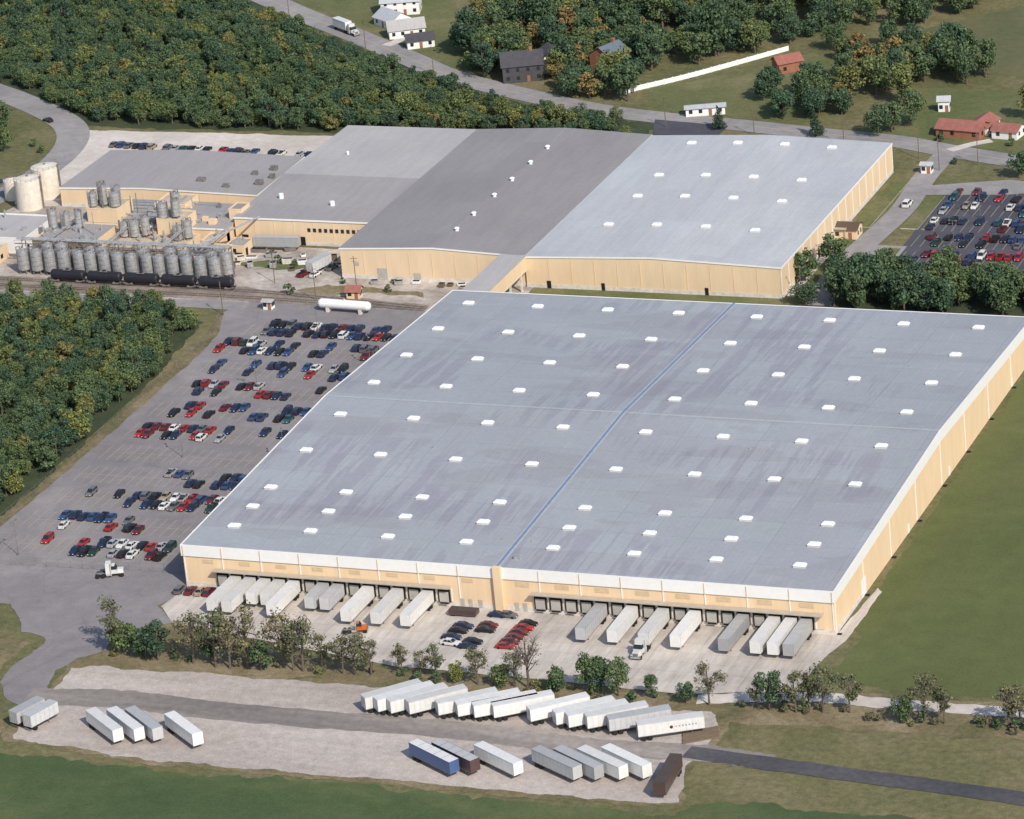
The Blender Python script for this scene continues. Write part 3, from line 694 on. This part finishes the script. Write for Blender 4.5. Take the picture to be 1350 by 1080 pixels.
M['rlamp']=flat('tail_lamp',(.3,.01,.01),.3)
CM={}
def car(kind,col):
    if (kind,col) not in CM: CM[(kind,col)]=car_mesh(kind,col)
    return CM[(kind,col)]
COLS=['black']*7+['navy']*8+['blue']*3+['red']*6+['maroon']*3+['white']*4+['silver']*2+['grey']*3+['teal']*1+['tan']*1+['green']*1
def rc(): return car(random.choice(['sedan']*7+['van']*2+['pickup']*1),random.choice(COLS))
def pcar(x,y,rot,me=None): put('parked_car',me or rc(),(x,y,.10),rot,random.uniform(.94,1.04))
SEG={163:[(-54,-13,.95,.9)],149:[(-61,-38,.9,.7),(-33,-28,.5,.6),(-24,-12,.6,.45)],134:[(-58,-54,.8,.6),(-46,-27,.8,.65),(-24,-8,.55,.5)],
 119:[(-57,-40,.75,.5),(-38,-24,.7,.6),(-22,-6,.5,.4)],104:[(-56,-40,.7,.45),(-38,-26,.6,.5),(-24,-8,.6,.5)],89:[(-57,-45,.9,.6),(-43,-28,.7,.5),(-25,-16,.6,.4)],
 60:[(-38,-24,.75,.35),(-20,-10,.65,.3)],45.5:[(-52,-42,.75,.3),(-38,-10,.85,.55)],31:[(-51,-40,.75,.25),(-38,-26,.5,.7),(-18,-6,.3,.3)],16.5:[(-49,-46,.6,.2),(-38,-14,.8,.5),(-10,-6,.4,.4)]}
for y,segs in SEG.items():
    for (a,b,p0,p1) in segs:
        i0=int(math.ceil((a+58)/2.55)); i1=int((b+58)/2.55)
        for i in range(i0,i1+1):
            x=-58+2.55*(i+.5)
            for s,pr in ((1,p0),(-1,p1)):
                if random.random()<pr*.95: pcar(x+random.gauss(0,.14),y+s*2.6+random.gauss(0,.25),(math.pi/2)*random.choice((-1,1))+random.gauss(0,.035))
for y in (291,279,266,253,239):
    for i in range(28):
        x=105+2.6*(i+.5)
        for s in (1,-1):
            if random.random()<(.66 if x<140 else .6)*(.9 if s>0 else .5): pcar(x+random.gauss(0,.1),y+s*2.5,(math.pi/2)*random.choice((-1,1))+random.gauss(0,.03))
for i in range(19):
    if random.random()<.85: pcar(-171+i*2.75,308.5-i*.12+random.gauss(0,.3),math.pi/2)
for x in (-115,-112,-106,-103): pcar(x,306,math.pi/2)
for (x,y,r) in ((-195,262,1.5),(-192,270,1.5),(-178,240,0),(-176,236,.1),(-183,286,1.6),(-205,330,2.6),(-60,205,1.3),(-56.5,205,1.4),(-54,211,1.4)): pcar(x,y,r)
for i in range(6): pcar(88.6+.15*i,-19.5+i*2.5,.0+random.gauss(0,.03),car('sedan',['red','maroon','maroon','maroon','red','black'][i]))
for i,(x,y) in enumerate(((74.5,-17),(74.8,-13.5),(75,-11),(80.8,-12),(80.6,-9.5),(80,-21),(80.3,-18.5),(75.5,-20),(80.5,-3.8),(83,-3.6))): pcar(x,y,random.gauss(0,.04),car('sedan',['navy','black','navy','black','maroon','navy','black','white','navy','grey'][i]))
for x in (0,2.7,5.3,7.6): pcar(x,-3.4,math.pi/2,car(random.choice(['sedan','van']),random.choice(['tan','maroon','grey'])))
put('white_van',car('van','white'),(94.5,281,.14),math.pi/2,1.15)

TW=paint('trailer_white',(.72,.71,.69)); TG=paint('trailer_grey',(.36,.36,.37)); TBL=paint('trailer_blue',(.06,.11,.24)); TBR=paint('trailer_brown',(.085,.052,.050)); TS=paint('trailer_silver',(.52,.52,.53)); TR=paint('trailer_rib',(.60,.60,.59)); M['roofw']=paint('trailer_roof',(.66,.65,.63),.75); M['roofg']=paint('trailer_roof_grey',(.42,.42,.42),.8); M['rooft']=flat('open_top_load',(.07,.055,.05),.9)
def trailer_mesh(L,body,roof,side=None,logo=False,rib=None):
    mb=MB(); w=1.25
    mb.box(-L/2,L/2,-w,w,1.15,4.0,0,top=1,bottom=True)
    for s in (-1,1):
        y0,y1=(w,w+.02) if s>0 else (-w-.02,-w)
        n=int(L/1.22)
        for i in range(n+1):
            x=-L/2+i*L/n; mb.box(x-.035,x+.035,y0,y1,1.3,3.85,2)
        mb.box(-L/2,L/2,*( (w+.021,w+.05) if s>0 else (-w-.05,-w-.021)),1.12,1.24,3); mb.box(-L/2,L/2,*( (w+.021,w+.05) if s>0 else (-w-.05,-w-.021)),3.9,4.02,2)
    n=int(L/2.4)
    for i in range(1,n): x=-L/2+i*L/n; mb.box(x-.03,x+.03,-w+.05,w-.05,4.003,4.02,2)
    mb.box(-L/2-.05,-L/2-.005,-w,-.02,1.2,3.95,0); mb.box(-L/2-.05,-L/2-.005,.02,w,1.2,3.95,0)
    for yy in (-.9,-.3,.3,.9): mb.tube((-L/2-.09,yy,1.25),(-L/2-.09,yy,3.9),.025,.025,4,3)
    mb.box(-L/2+.4,L/2-.6,-.55,.55,.9,1.13,3)
    ax=(-L/2+1.2,-L/2+2.5) if L>10 else (-L/2+1.3,)
    for x in ax:
        for s in (-1,1): mb.tube((x,s*.75,.52),(x,s*1.2,.52),.52,.52,12,4)
    mb.box(-L/2+.02,-L/2+.12,-1.1,1.1,.45,.58,3)
    for s in (-1,1): mb.box(L/2-2.8,L/2-2.65,s*.6-.08,s*.6+.08,.05,1.1,3); mb.box(L/2-2.95,L/2-2.5,s*.6-.18,s*.6+.18,.0,.05,3)
    if logo:
        for s in (-1,1):
            y=s*(w+.026)
            for k in range(7): mb.face([(L*(.06+.05*k),y,2.35),(L*(.085+.05*k),y,2.35),(L*(.085+.05*k),y,2.7),(L*(.06+.05*k),y,2.7)],5)
            mb.tube((0,y-.005,2.5),(0,y+.005,2.5),.38,.38,12,6)
    return mb.mesh('semi_trailer',[body,roof,rib or TR,'steel_d','tyre',PM['silver'],PM['maroon']])
TL=dict(w=trailer_mesh(13.7,TW,'roofw'),wl=trailer_mesh(14.3,TW,'roofw',logo=True),g=trailer_mesh(13.7,TG,'roofg',rib=TG),s=trailer_mesh(13.7,TS,'roofg',rib=TG),b=trailer_mesh(14.3,TBL,'roofw',rib=TBL),
        r=trailer_mesh(13.5,TBR,'rooft',rib=TBR),rg=trailer_mesh(13.5,TBR,'roofg',rib=TBR),ps=trailer_mesh(8.5,TS,'roofg',rib=TG),pw=trailer_mesh(8.5,TW,'roofw'))
def docked(x,k,L=13.7): put('semi_trailer',TL[k],(x+random.gauss(0,.08),-1.0-L/2,.12),-math.pi/2+random.gauss(0,.008))
DX=[a+2+i*SPD for (a,b) in ((8,68),(88,157.5)) for i in range(int((b-a)/SPD))]
used=set()
def near(x):
    q=min([d for d in DX if d not in used],key=lambda q:abs(q-x)); used.add(q); return q
for x,k,L in ((13,'w',13.7),(17,'w',13.7),(21,'pw',8.5),(25,'pw',8.5),(28.5,'w',13.7),(37,'ps',8.5),(41,'ps',8.5),(47.5,'w',13.7),(55,'w',13.7),(62.5,'w',13.7),(105,'s',13.7),(112.5,'w',13.7),(128,'w',13.7),(138.8,'g',13.7),(146,'w',13.7),(150,'w',13.7),(153.7,'g',13.7)): docked(near(x),k,L)
tx=near(120); put('semi_trailer',TL['w'],(tx,-7.9,.12),-math.pi/2)
def tractor_mesh(col,sleeper=True):
    mb=MB()
    mb.box(-3.3,2.6,-.45,.45,.75,1.0,1)
    if sleeper: mb.box(-1.0,.4,-1.15,1.15,1.0,3.6,0,ix=.08,iy=.1)
    mb.box(.42,1.7,-1.08,1.08,1.0,2.0,0)
    hexa(mb,[(.42,-1.05,2.0),(1.7,-1.05,2.0),(1.7,1.05,2.0),(.42,1.05,2.0)],[(.5,-.95,2.9),(1.25,-.95,2.9),(1.25,.95,2.9),(.5,.95,2.9)],[2,2,2,0,0])
    mb.box(1.72,3.3,-.85,.85,.9,1.9,0,ix=.1,iy=.15); mb.box(3.3,3.5,-1.15,1.15,.45,.85,3); mb.box(3.31,3.36,-.6,.6,.9,1.6,1)
    wheels(mb,(2.7,),1.15,.52,4,.3); wheels(mb,(-1.7,-3.0),1.2,.52,4,.55)
    for s in (-1,1): mb.box(2.1,3.3,s*1.0-.18,s*1.0+.18,1.05,1.2,0); mb.tube((.2,s*1.25,.9),(.2,s*1.25,3.7),.08,.08,6,3); mb.tube((-.9,s*.95,.7),(.4,s*.95,.7),.3,.3,10,3)
    return mb.mesh('truck_tractor',[PM[col],'steel_d','glass','steel','tyre'])
tw=tractor_mesh('white'); to=tractor_mesh('orange',False)
put('truck_tractor',tw,(tx,-17.2,.12),-math.pi/2); put('truck_tractor',tw,(-21,2,.12),math.pi*.12)
put('yard_tractor',to,(51,-17.5,.12),.3,.85)
up=[(72,-46,'w',46),(75.3,-46,'w',46),(78.6,-46,'w',45),(83,-46.5,'w',43),(90,-46,'w',37),(94.8,-46,'wl',37),(98.6,-46,'wl',36),(102.6,-45.5,'w',36),(111,-45.5,'w',40),(117,-45.5,'w',40),(120.3,-46,'w',39),(125,-46,'w',36),(130,-47,'s',34),(138,-49,'wl',29)]
for x,y,k,a in up: put('semi_trailer',TL[k],(x+2.4+random.gauss(0,.15),y-5.8+random.gauss(0,.25),.12),R(a+random.gauss(0,.6)))
lo=[(95.5,-78.5,'b',-31),(100,-77.3,'rg',-31),(109.5,-76.8,'w',-31),(122.5,-76.3,'s',-30),(127,-75.3,'g',-31),(132,-74.3,'w',-30),(136.8,-72.8,'w',-31),(147.5,-77,'r',-86),(17,-77.5,'w',-38),(21.5,-76.2,'w',-38),(25.5,-75.2,'s',-38),(35.5,-76,'w',-38)]
for x,y,k,a in lo: put('semi_trailer',TL[k],(x,y,.12),R(a))
put('semi_trailer',TL['ps'],(-3.8,-74,.12),R(70)); put('semi_trailer',TL['ps'],(0,-75,.12),R(72))
put('box_truck',TL['pw'],(-146,432,.12),R(-36)); put('truck_tractor',tw,(-141,428.3,.12),R(-36))
put('semi_trailer',TL['ps'],(-57,209,.1),R(75)); put('semi_trailer',TL['g'],(-77,224.5,.1),R(4))
put('flatbed_trailer',TL['r'],(72.5,-4.4,.12),0,(.5,.9,.4)); 
mb=MB()
for i in range(5): mb.box(i*.3-4,i*.3+4,i*1.1-2.5,i*1.1-1.8,0,.3+.1*(i%2),0)
mb.obj('timber_stack',['wood'],None,(146,-54,.1),.6)

# ---------------------------------------------------------------- trees
def tree_mesh(name,seed,H,Rc,nleaf,ls,leaf,crown0=.28,lobes=16,sparse=False,conifer=False):
    g=np.random.default_rng(seed); mb=MB()
    lean=g.normal(0,.25,2); top=Vector((lean[0],lean[1],H*.8))
    mb.tube((0,0,-.1),(lean[0]*.4,lean[1]*.4,H*.35),.028*H,.02*H,7,0); mb.tube((lean[0]*.4,lean[1]*.4,H*.35),top,.02*H,.005*H,6,0)
    cz=H*(crown0+(1-crown0)/2); hz=H*(1-crown0)/2
    asp=g.uniform(.8,1.2)
    cent=[];rad=[]
    for i in range(lobes):
        for _ in range(30):
            q=g.uniform(-1,1,3)
            if np.linalg.norm(q)<1: break
        if conifer:
            t=(i+.5)/lobes; ang=g.uniform(0,6.28); rr=Rc*(1-t)*.55; q=np.array([rr*math.cos(ang),rr*math.sin(ang),H*(.12+.85*t)]); cent.append(q); rad.append(Rc*(1-t)*.6+.35)
        else:
            q=q/ max(np.linalg.norm(q),1e-3)*(np.linalg.norm(q)**.6)*g.uniform(.66,.86)
            c=np.array([q[0]*Rc*asp,q[1]*Rc/asp,cz+q[2]*hz]); cent.append(c); rad.append(Rc*g.uniform(.16,.36))
    cent=np.array(cent);rad=np.array(rad)
    nb=lobes if sparse else min(lobes,8)
    for i in range(nb):
        z0=H*g.uniform(.25,.6); p=Vector((lean[0]*.4*z0/(H*.35),lean[1]*.4*z0/(H*.35),z0)); c=Vector(cent[i])
        m=p.lerp(c,.5)+Vector((g.normal(0,.2),g.normal(0,.2),g.uniform(0,.5)))
        mb.tube(p,m,.010*H,.007*H,5,0,False); mb.tube(m,c,.007*H,.003*H,4,0,False)
        if sparse:
            for _ in range(8):
                d=Vector(g.normal(0,1,3)); d.z=abs(d.z)*.8; d.normalize(); s=m.lerp(c,g.uniform(.2,1)); mb.tube(s,s+d*rad[i]*g.uniform(.9,1.8),.04,.015,3,0,False)
    n=nleaf; idx=g.choice(lobes,n,p=(rad**2)/np.sum(rad**2))
    d=g.normal(0,1,(n,3)); d[:,2]+=.3; d/=np.linalg.norm(d,axis=1)[:,None]
    rr=g.uniform(.65,1.3,n) if not sparse else g.uniform(.2,1.5,n)
    P=cent[idx]+d*(rad[idx]*rr)[:,None]*np.array([1,1,.85 if not conifer else .5])
    P[:,2]=np.maximum(P[:,2],H*.06)
    N=d+g.normal(0,.55,(n,3)); N/=np.linalg.norm(N,axis=1)[:,None]
    T=np.cross(N,g.normal(0,1,(n,3))); T/=np.linalg.norm(T,axis=1)[:,None]; B=np.cross(N,T)
    s=(ls*g.uniform(.5,1.3,n))[:,None]; s2=s*g.uniform(.5,.9,n)[:,None]
    V=np.stack([P-T*s,P-B*s2,P+T*s,P+B*s2],1).reshape(-1,3)
    k=len(mb.v); mb.v+= [tuple(x) for x in V]; mb.f+=[(k+4*i,k+4*i+1,k+4*i+2,k+4*i+3) for i in range(n)]; mb.m+=[1]*n
    return mb.mesh(name,['bark',leaf])
TG_=[tree_mesh('deciduous_tree',10+i,[10,11.5,9,12,8.5,10.5][i],[3.9,4.4,3.8,4.2,3.6,4.7][i],1700,.37,'leaf',lobes=28+3*i,crown0=.1) for i in range(6)]
TD_=[tree_mesh('deciduous_tree',30+i,[11,9.5,12][i],[4.2,3.9,4.9][i],1800,.37,'leaf_d',lobes=30,crown0=.08) for i in range(3)]
TY_=[tree_mesh('yellow_green_tree',40+i,9,4.0,1500,.38,'leaf_y',lobes=26,crown0=.1) for i in range(1)]
TO_=[tree_mesh('autumn_tree',50+i,10,4.0,1400,.38,'leaf_o',lobes=26,crown0=.12) for i in range(1)]
TS_=[tree_mesh('thin_tree',60+i,[10,8.5,9.5][i],[3.4,3.0,3.8][i],900,.25,'leaf_s',lobes=17,crown0=.2,sparse=True) for i in range(3)]
TB_=[tree_mesh('bare_tree',70,11,4.0,90,.2,'leaf_s',lobes=20,crown0=.25,sparse=True)]
TC_=[tree_mesh('conifer_tree',80,11,3.0,1500,.32,'conifer',lobes=22,conifer=True)]
SH_=[tree_mesh('shrub',90+i,3.2,1.9,420,.28,['leaf','leaf_s'][i],lobes=9,crown0=.02) for i in range(2)]
def inpoly(x,y,P):
    c=False;n=len(P);j=n-1
    for i in range(n):
        if (P[i][1]>y)!=(P[j][1]>y) and x<(P[j][0]-P[i][0])*(y-P[i][1])/(P[j][1]-P[i][1])+P[i][0]: c=not c
        j=i
    return c
def wood(name,poly,sp,pool,scale=(.75,1.15),avoid=(),keep=1.0):
    e=empty(name); xs=[p[0] for p in poly];ys_=[p[1] for p in poly]; y=min(ys_); row=0;cnt=0
    while y<max(ys_):
        x=min(xs)+(row%2)*sp/2
        while x<max(xs):
            a=x+random.uniform(-.5,.5)*sp;b=y+random.uniform(-.5,.5)*sp
            if inpoly(a,b,poly) and random.random()<keep and all((a-q[0])**2+(b-q[1])**2>q[2]**2 for q in avoid):
                me=random.choice(pool); big=.5+.5*math.sin(a*.07+1.3*math.sin(b*.05))*math.cos(b*.06)
                s=(scale[0]+(scale[1]-scale[0])*(.5*random.random()+.5*big))*(1.3 if random.random()<.12 else 1)
                put('tree',me,(a,b,0),random.uniform(0,6.28),(s,s,s*random.uniform(.75,1.2)),e); cnt+=1
            x+=sp
        y+=sp*.87; row+=1
    return cnt
mixed=TG_*5+TD_*4+TY_*1
HS=[(-64,388,9),(-60,379,8),(-58,398,7),(-38,398,8),(-35,389,7),(-134,455,12),(-122,430,10),(-131,440,9),(-112,418,8),(20,402,7),(8,357,9),(81,367,5)]
c=0
c+=wood('woodland',[(-300,500),(-229,509),(-196,455),(-163,428),(-130,402),(-95,376),(-60,355),(-10,341),(-6,331),(-57,331),(-92,329),(-138,328),(-186,330),(-212,348),(-253,373),(-300,400)],4.6,mixed,(.42,.82))
c+=wood('woodland',[(-170,169),(-150,170),(-100,173),(-86,175),(-75,164),(-68.5,118),(-67,72),(-67.3,20),(-69,8),(-110,8),(-170,100)],4.5,mixed+TY_,(.42,.82))
c+=wood('woodland',[(88,200),(94,219),(104,219),(175,219),(190,200),(190,197),(95,197)],6.0,mixed+TO_,(.65,1.2))
c+=wood('woodland',[(-88,392),(-52,370),(-8,359),(-16,372),(-28,380),(-26,400),(-24,500),(-112,500),(-98,440)],7.6,mixed+TD_*3+TO_*2,(.7,1.3),HS,.9)
c+=wood('woodland',[(-24,396),(-6,402),(8,424),(30,446),(46,446),(80,482),(98,505),(60,560),(-30,540)],8.4,mixed+TD_*3+TO_,(.7,1.3),HS,.85)
c+=wood('woodland',[(20,372),(30,352),(46,352),(56,362),(60,385),(98,396),(130,392),(150,378),(112,372),(150,400),(97,402),(74,414),(46,430),(28,425),(40,396)],7.2,mixed+TD_*2+TO_,(.7,1.25),HS+[(93,345,14)],.85)
print('woods',c)
for (x,y,pool,s) in ((71,345,TG_,1.0),(49,339,TC_,.8),(68,341,TD_,.9),(17,343,TC_,.7),(120,308,TG_,.9),(128,315,TY_,.9),(75,352,TD_,1.0),(118,352,TO_,.8),(84,218,TG_,1.1),(90,226,TG_,1.0),(-80,396,TG_,1.1),(-77,429,TO_,1.2),(-48,392,TO_,1.1),(-52,386,TO_,.9),(-99,419,TG_,.9),(-74,160,TY_,.7),(-69,80,TY_,1.0),(-69,45,TY_,.7),(-68,24,TY_,.8),(-215,318,TD_,1),(-205,300,TG_,.9),(-204,268,TG_,.8),(-188,215,TG_,.7),(-24,398,TD_,1.2),(66,372,TG_,1.1),(110,360,TG_,1.0)):
    put('tree',random.choice(pool),(x,y,0),random.uniform(0,6),s)
for (x,y) in ((-184,268),(-183,262),(-72,214),(-66,212),(-46,200),(98,318),(88,338),(110,336),(-192,300),(-198,306),(-58,190),(-30,195),(-90,198)): put('shrub',SH_[0],(x,y,0),random.uniform(0,6),random.uniform(.6,1))
FT=[(-.9,-37.3,'s',1.05),(2.1,-37.6,'g',.85),(8,-38.8,'d',.75),(11.5,-39.5,'d',.85),(20.4,-39.6,'s',1),(24,-38,'g',.6),(26.5,-40.6,'s',1.15),(30,-40.6,'s',1.0),(34,-39.5,'s',1.2),(37.8,-40.6,'g',.75),(42.2,-37.8,'s',1.1),(45,-39,'s',.9),(47.3,-38.9,'s',1.05),(50.8,-36.2,'s',.75),(57,-38.7,'s',.75),(60,-38.7,'s',.85),(63.6,-37.9,'s',.8),(70.5,-36.7,'s',.7),(75.2,-37.1,'s',.6),(78.6,-36.4,'s',.75),(84.2,-38.2,'y',.5),(89.4,-38.4,'s',.75),(94.7,-38.3,'g',.6),(98,-38,'s',.7),(101.5,-38.3,'b',1.0),(108.2,-38.5,'g',.65),(116.1,-38.3,'g',.75),(118,-37,'d',.65),(122.3,-38.3,'g',.7),(130,-37.7,'g',.45),(138.3,-39.2,'g',.5),(143.5,-39,'s',.8),(154.6,-38.9,'s',.65),(157.3,-39.1,'g',.75),(163.2,-39.2,'s',.9),(165.5,-37.5,'s',.7),(168.9,-38.1,'s',.9),(174.5,-37.1,'s',.85),(187,-39.6,'g',.6),(191.4,-37.7,'s',.9),(195.9,-38.7,'s',.8),(209.7,-38,'s',.9),(211.6,-35.8,'s',.75),(218,-37,'s',.8)]
PO={'s':TS_,'g':TG_,'d':TD_,'y':TY_,'b':TB_}
for (x,y,k,s) in FT: put('tree',random.choice(PO[k]),(x,y,0),random.uniform(0,6),(s*(1.2 if k in 'sb' else 1.08),)*2+(s*(1.3 if k in 'sb' else 1.12),))
for i in range(60):
    x=random.choice((random.uniform(-2,150),random.uniform(150,215))); put('shrub',SH_[i%2],(x,-38.5+random.gauss(0,1.2),0),random.uniform(0,6),random.uniform(.35,.8))

# ---------------------------------------------------------------- camera, light, sky
f=5631.4; C=Vector((438.99,-818.45,398.23)); ya,pi_,ro=.40571,.37275,-.09782
fw=Vector((-math.sin(ya)*math.cos(pi_),math.cos(ya)*math.cos(pi_),-math.sin(pi_))); rt=Vector((math.cos(ya),math.sin(ya),0)); u=rt.cross(fw)
r2=rt*math.cos(ro)+u*math.sin(ro); u2=-rt*math.sin(ro)+u*math.cos(ro)
cd=bpy.data.cameras.new('camera'); co=bpy.data.objects.new('camera',cd); COL.objects.link(co)
cd.sensor_width=36; cd.lens=f/1350*36; cd.clip_start=1; cd.clip_end=20000
co.matrix_world=Matrix(((r2.x,u2.x,-fw.x,C.x),(r2.y,u2.y,-fw.y,C.y),(r2.z,u2.z,-fw.z,C.z),(0,0,0,1)))
SC.camera=co
el=R(40); az=math.atan2(.76,-.65)
sd=Vector((math.sin(az)*math.cos(el),math.cos(az)*math.cos(el),math.sin(el)))
sl=bpy.data.lights.new('sun','SUN'); sl.energy=4.4; sl.angle=R(.5); sl.color=(1,.925,.81)
so=bpy.data.objects.new('sun',sl); COL.objects.link(so); so.rotation_euler=sd.to_track_quat('Z','Y').to_euler(); so.location=(300,-300,400)
w=bpy.data.worlds.new('World'); SC.world=w; w.use_nodes=True; nt=w.node_tree
sky=nt.nodes.new('ShaderNodeTexSky'); sky.sky_type='NISHITA'; sky.sun_disc=False; sky.sun_elevation=el; sky.sun_rotation=az
nt.links.new(sky.outputs[0],nt.nodes['Background'].inputs[0]); nt.nodes['Background'].inputs[1].default_value=.15
SC.view_settings.view_transform='Standard'; SC.view_settings.look='None'; SC.view_settings.exposure=0
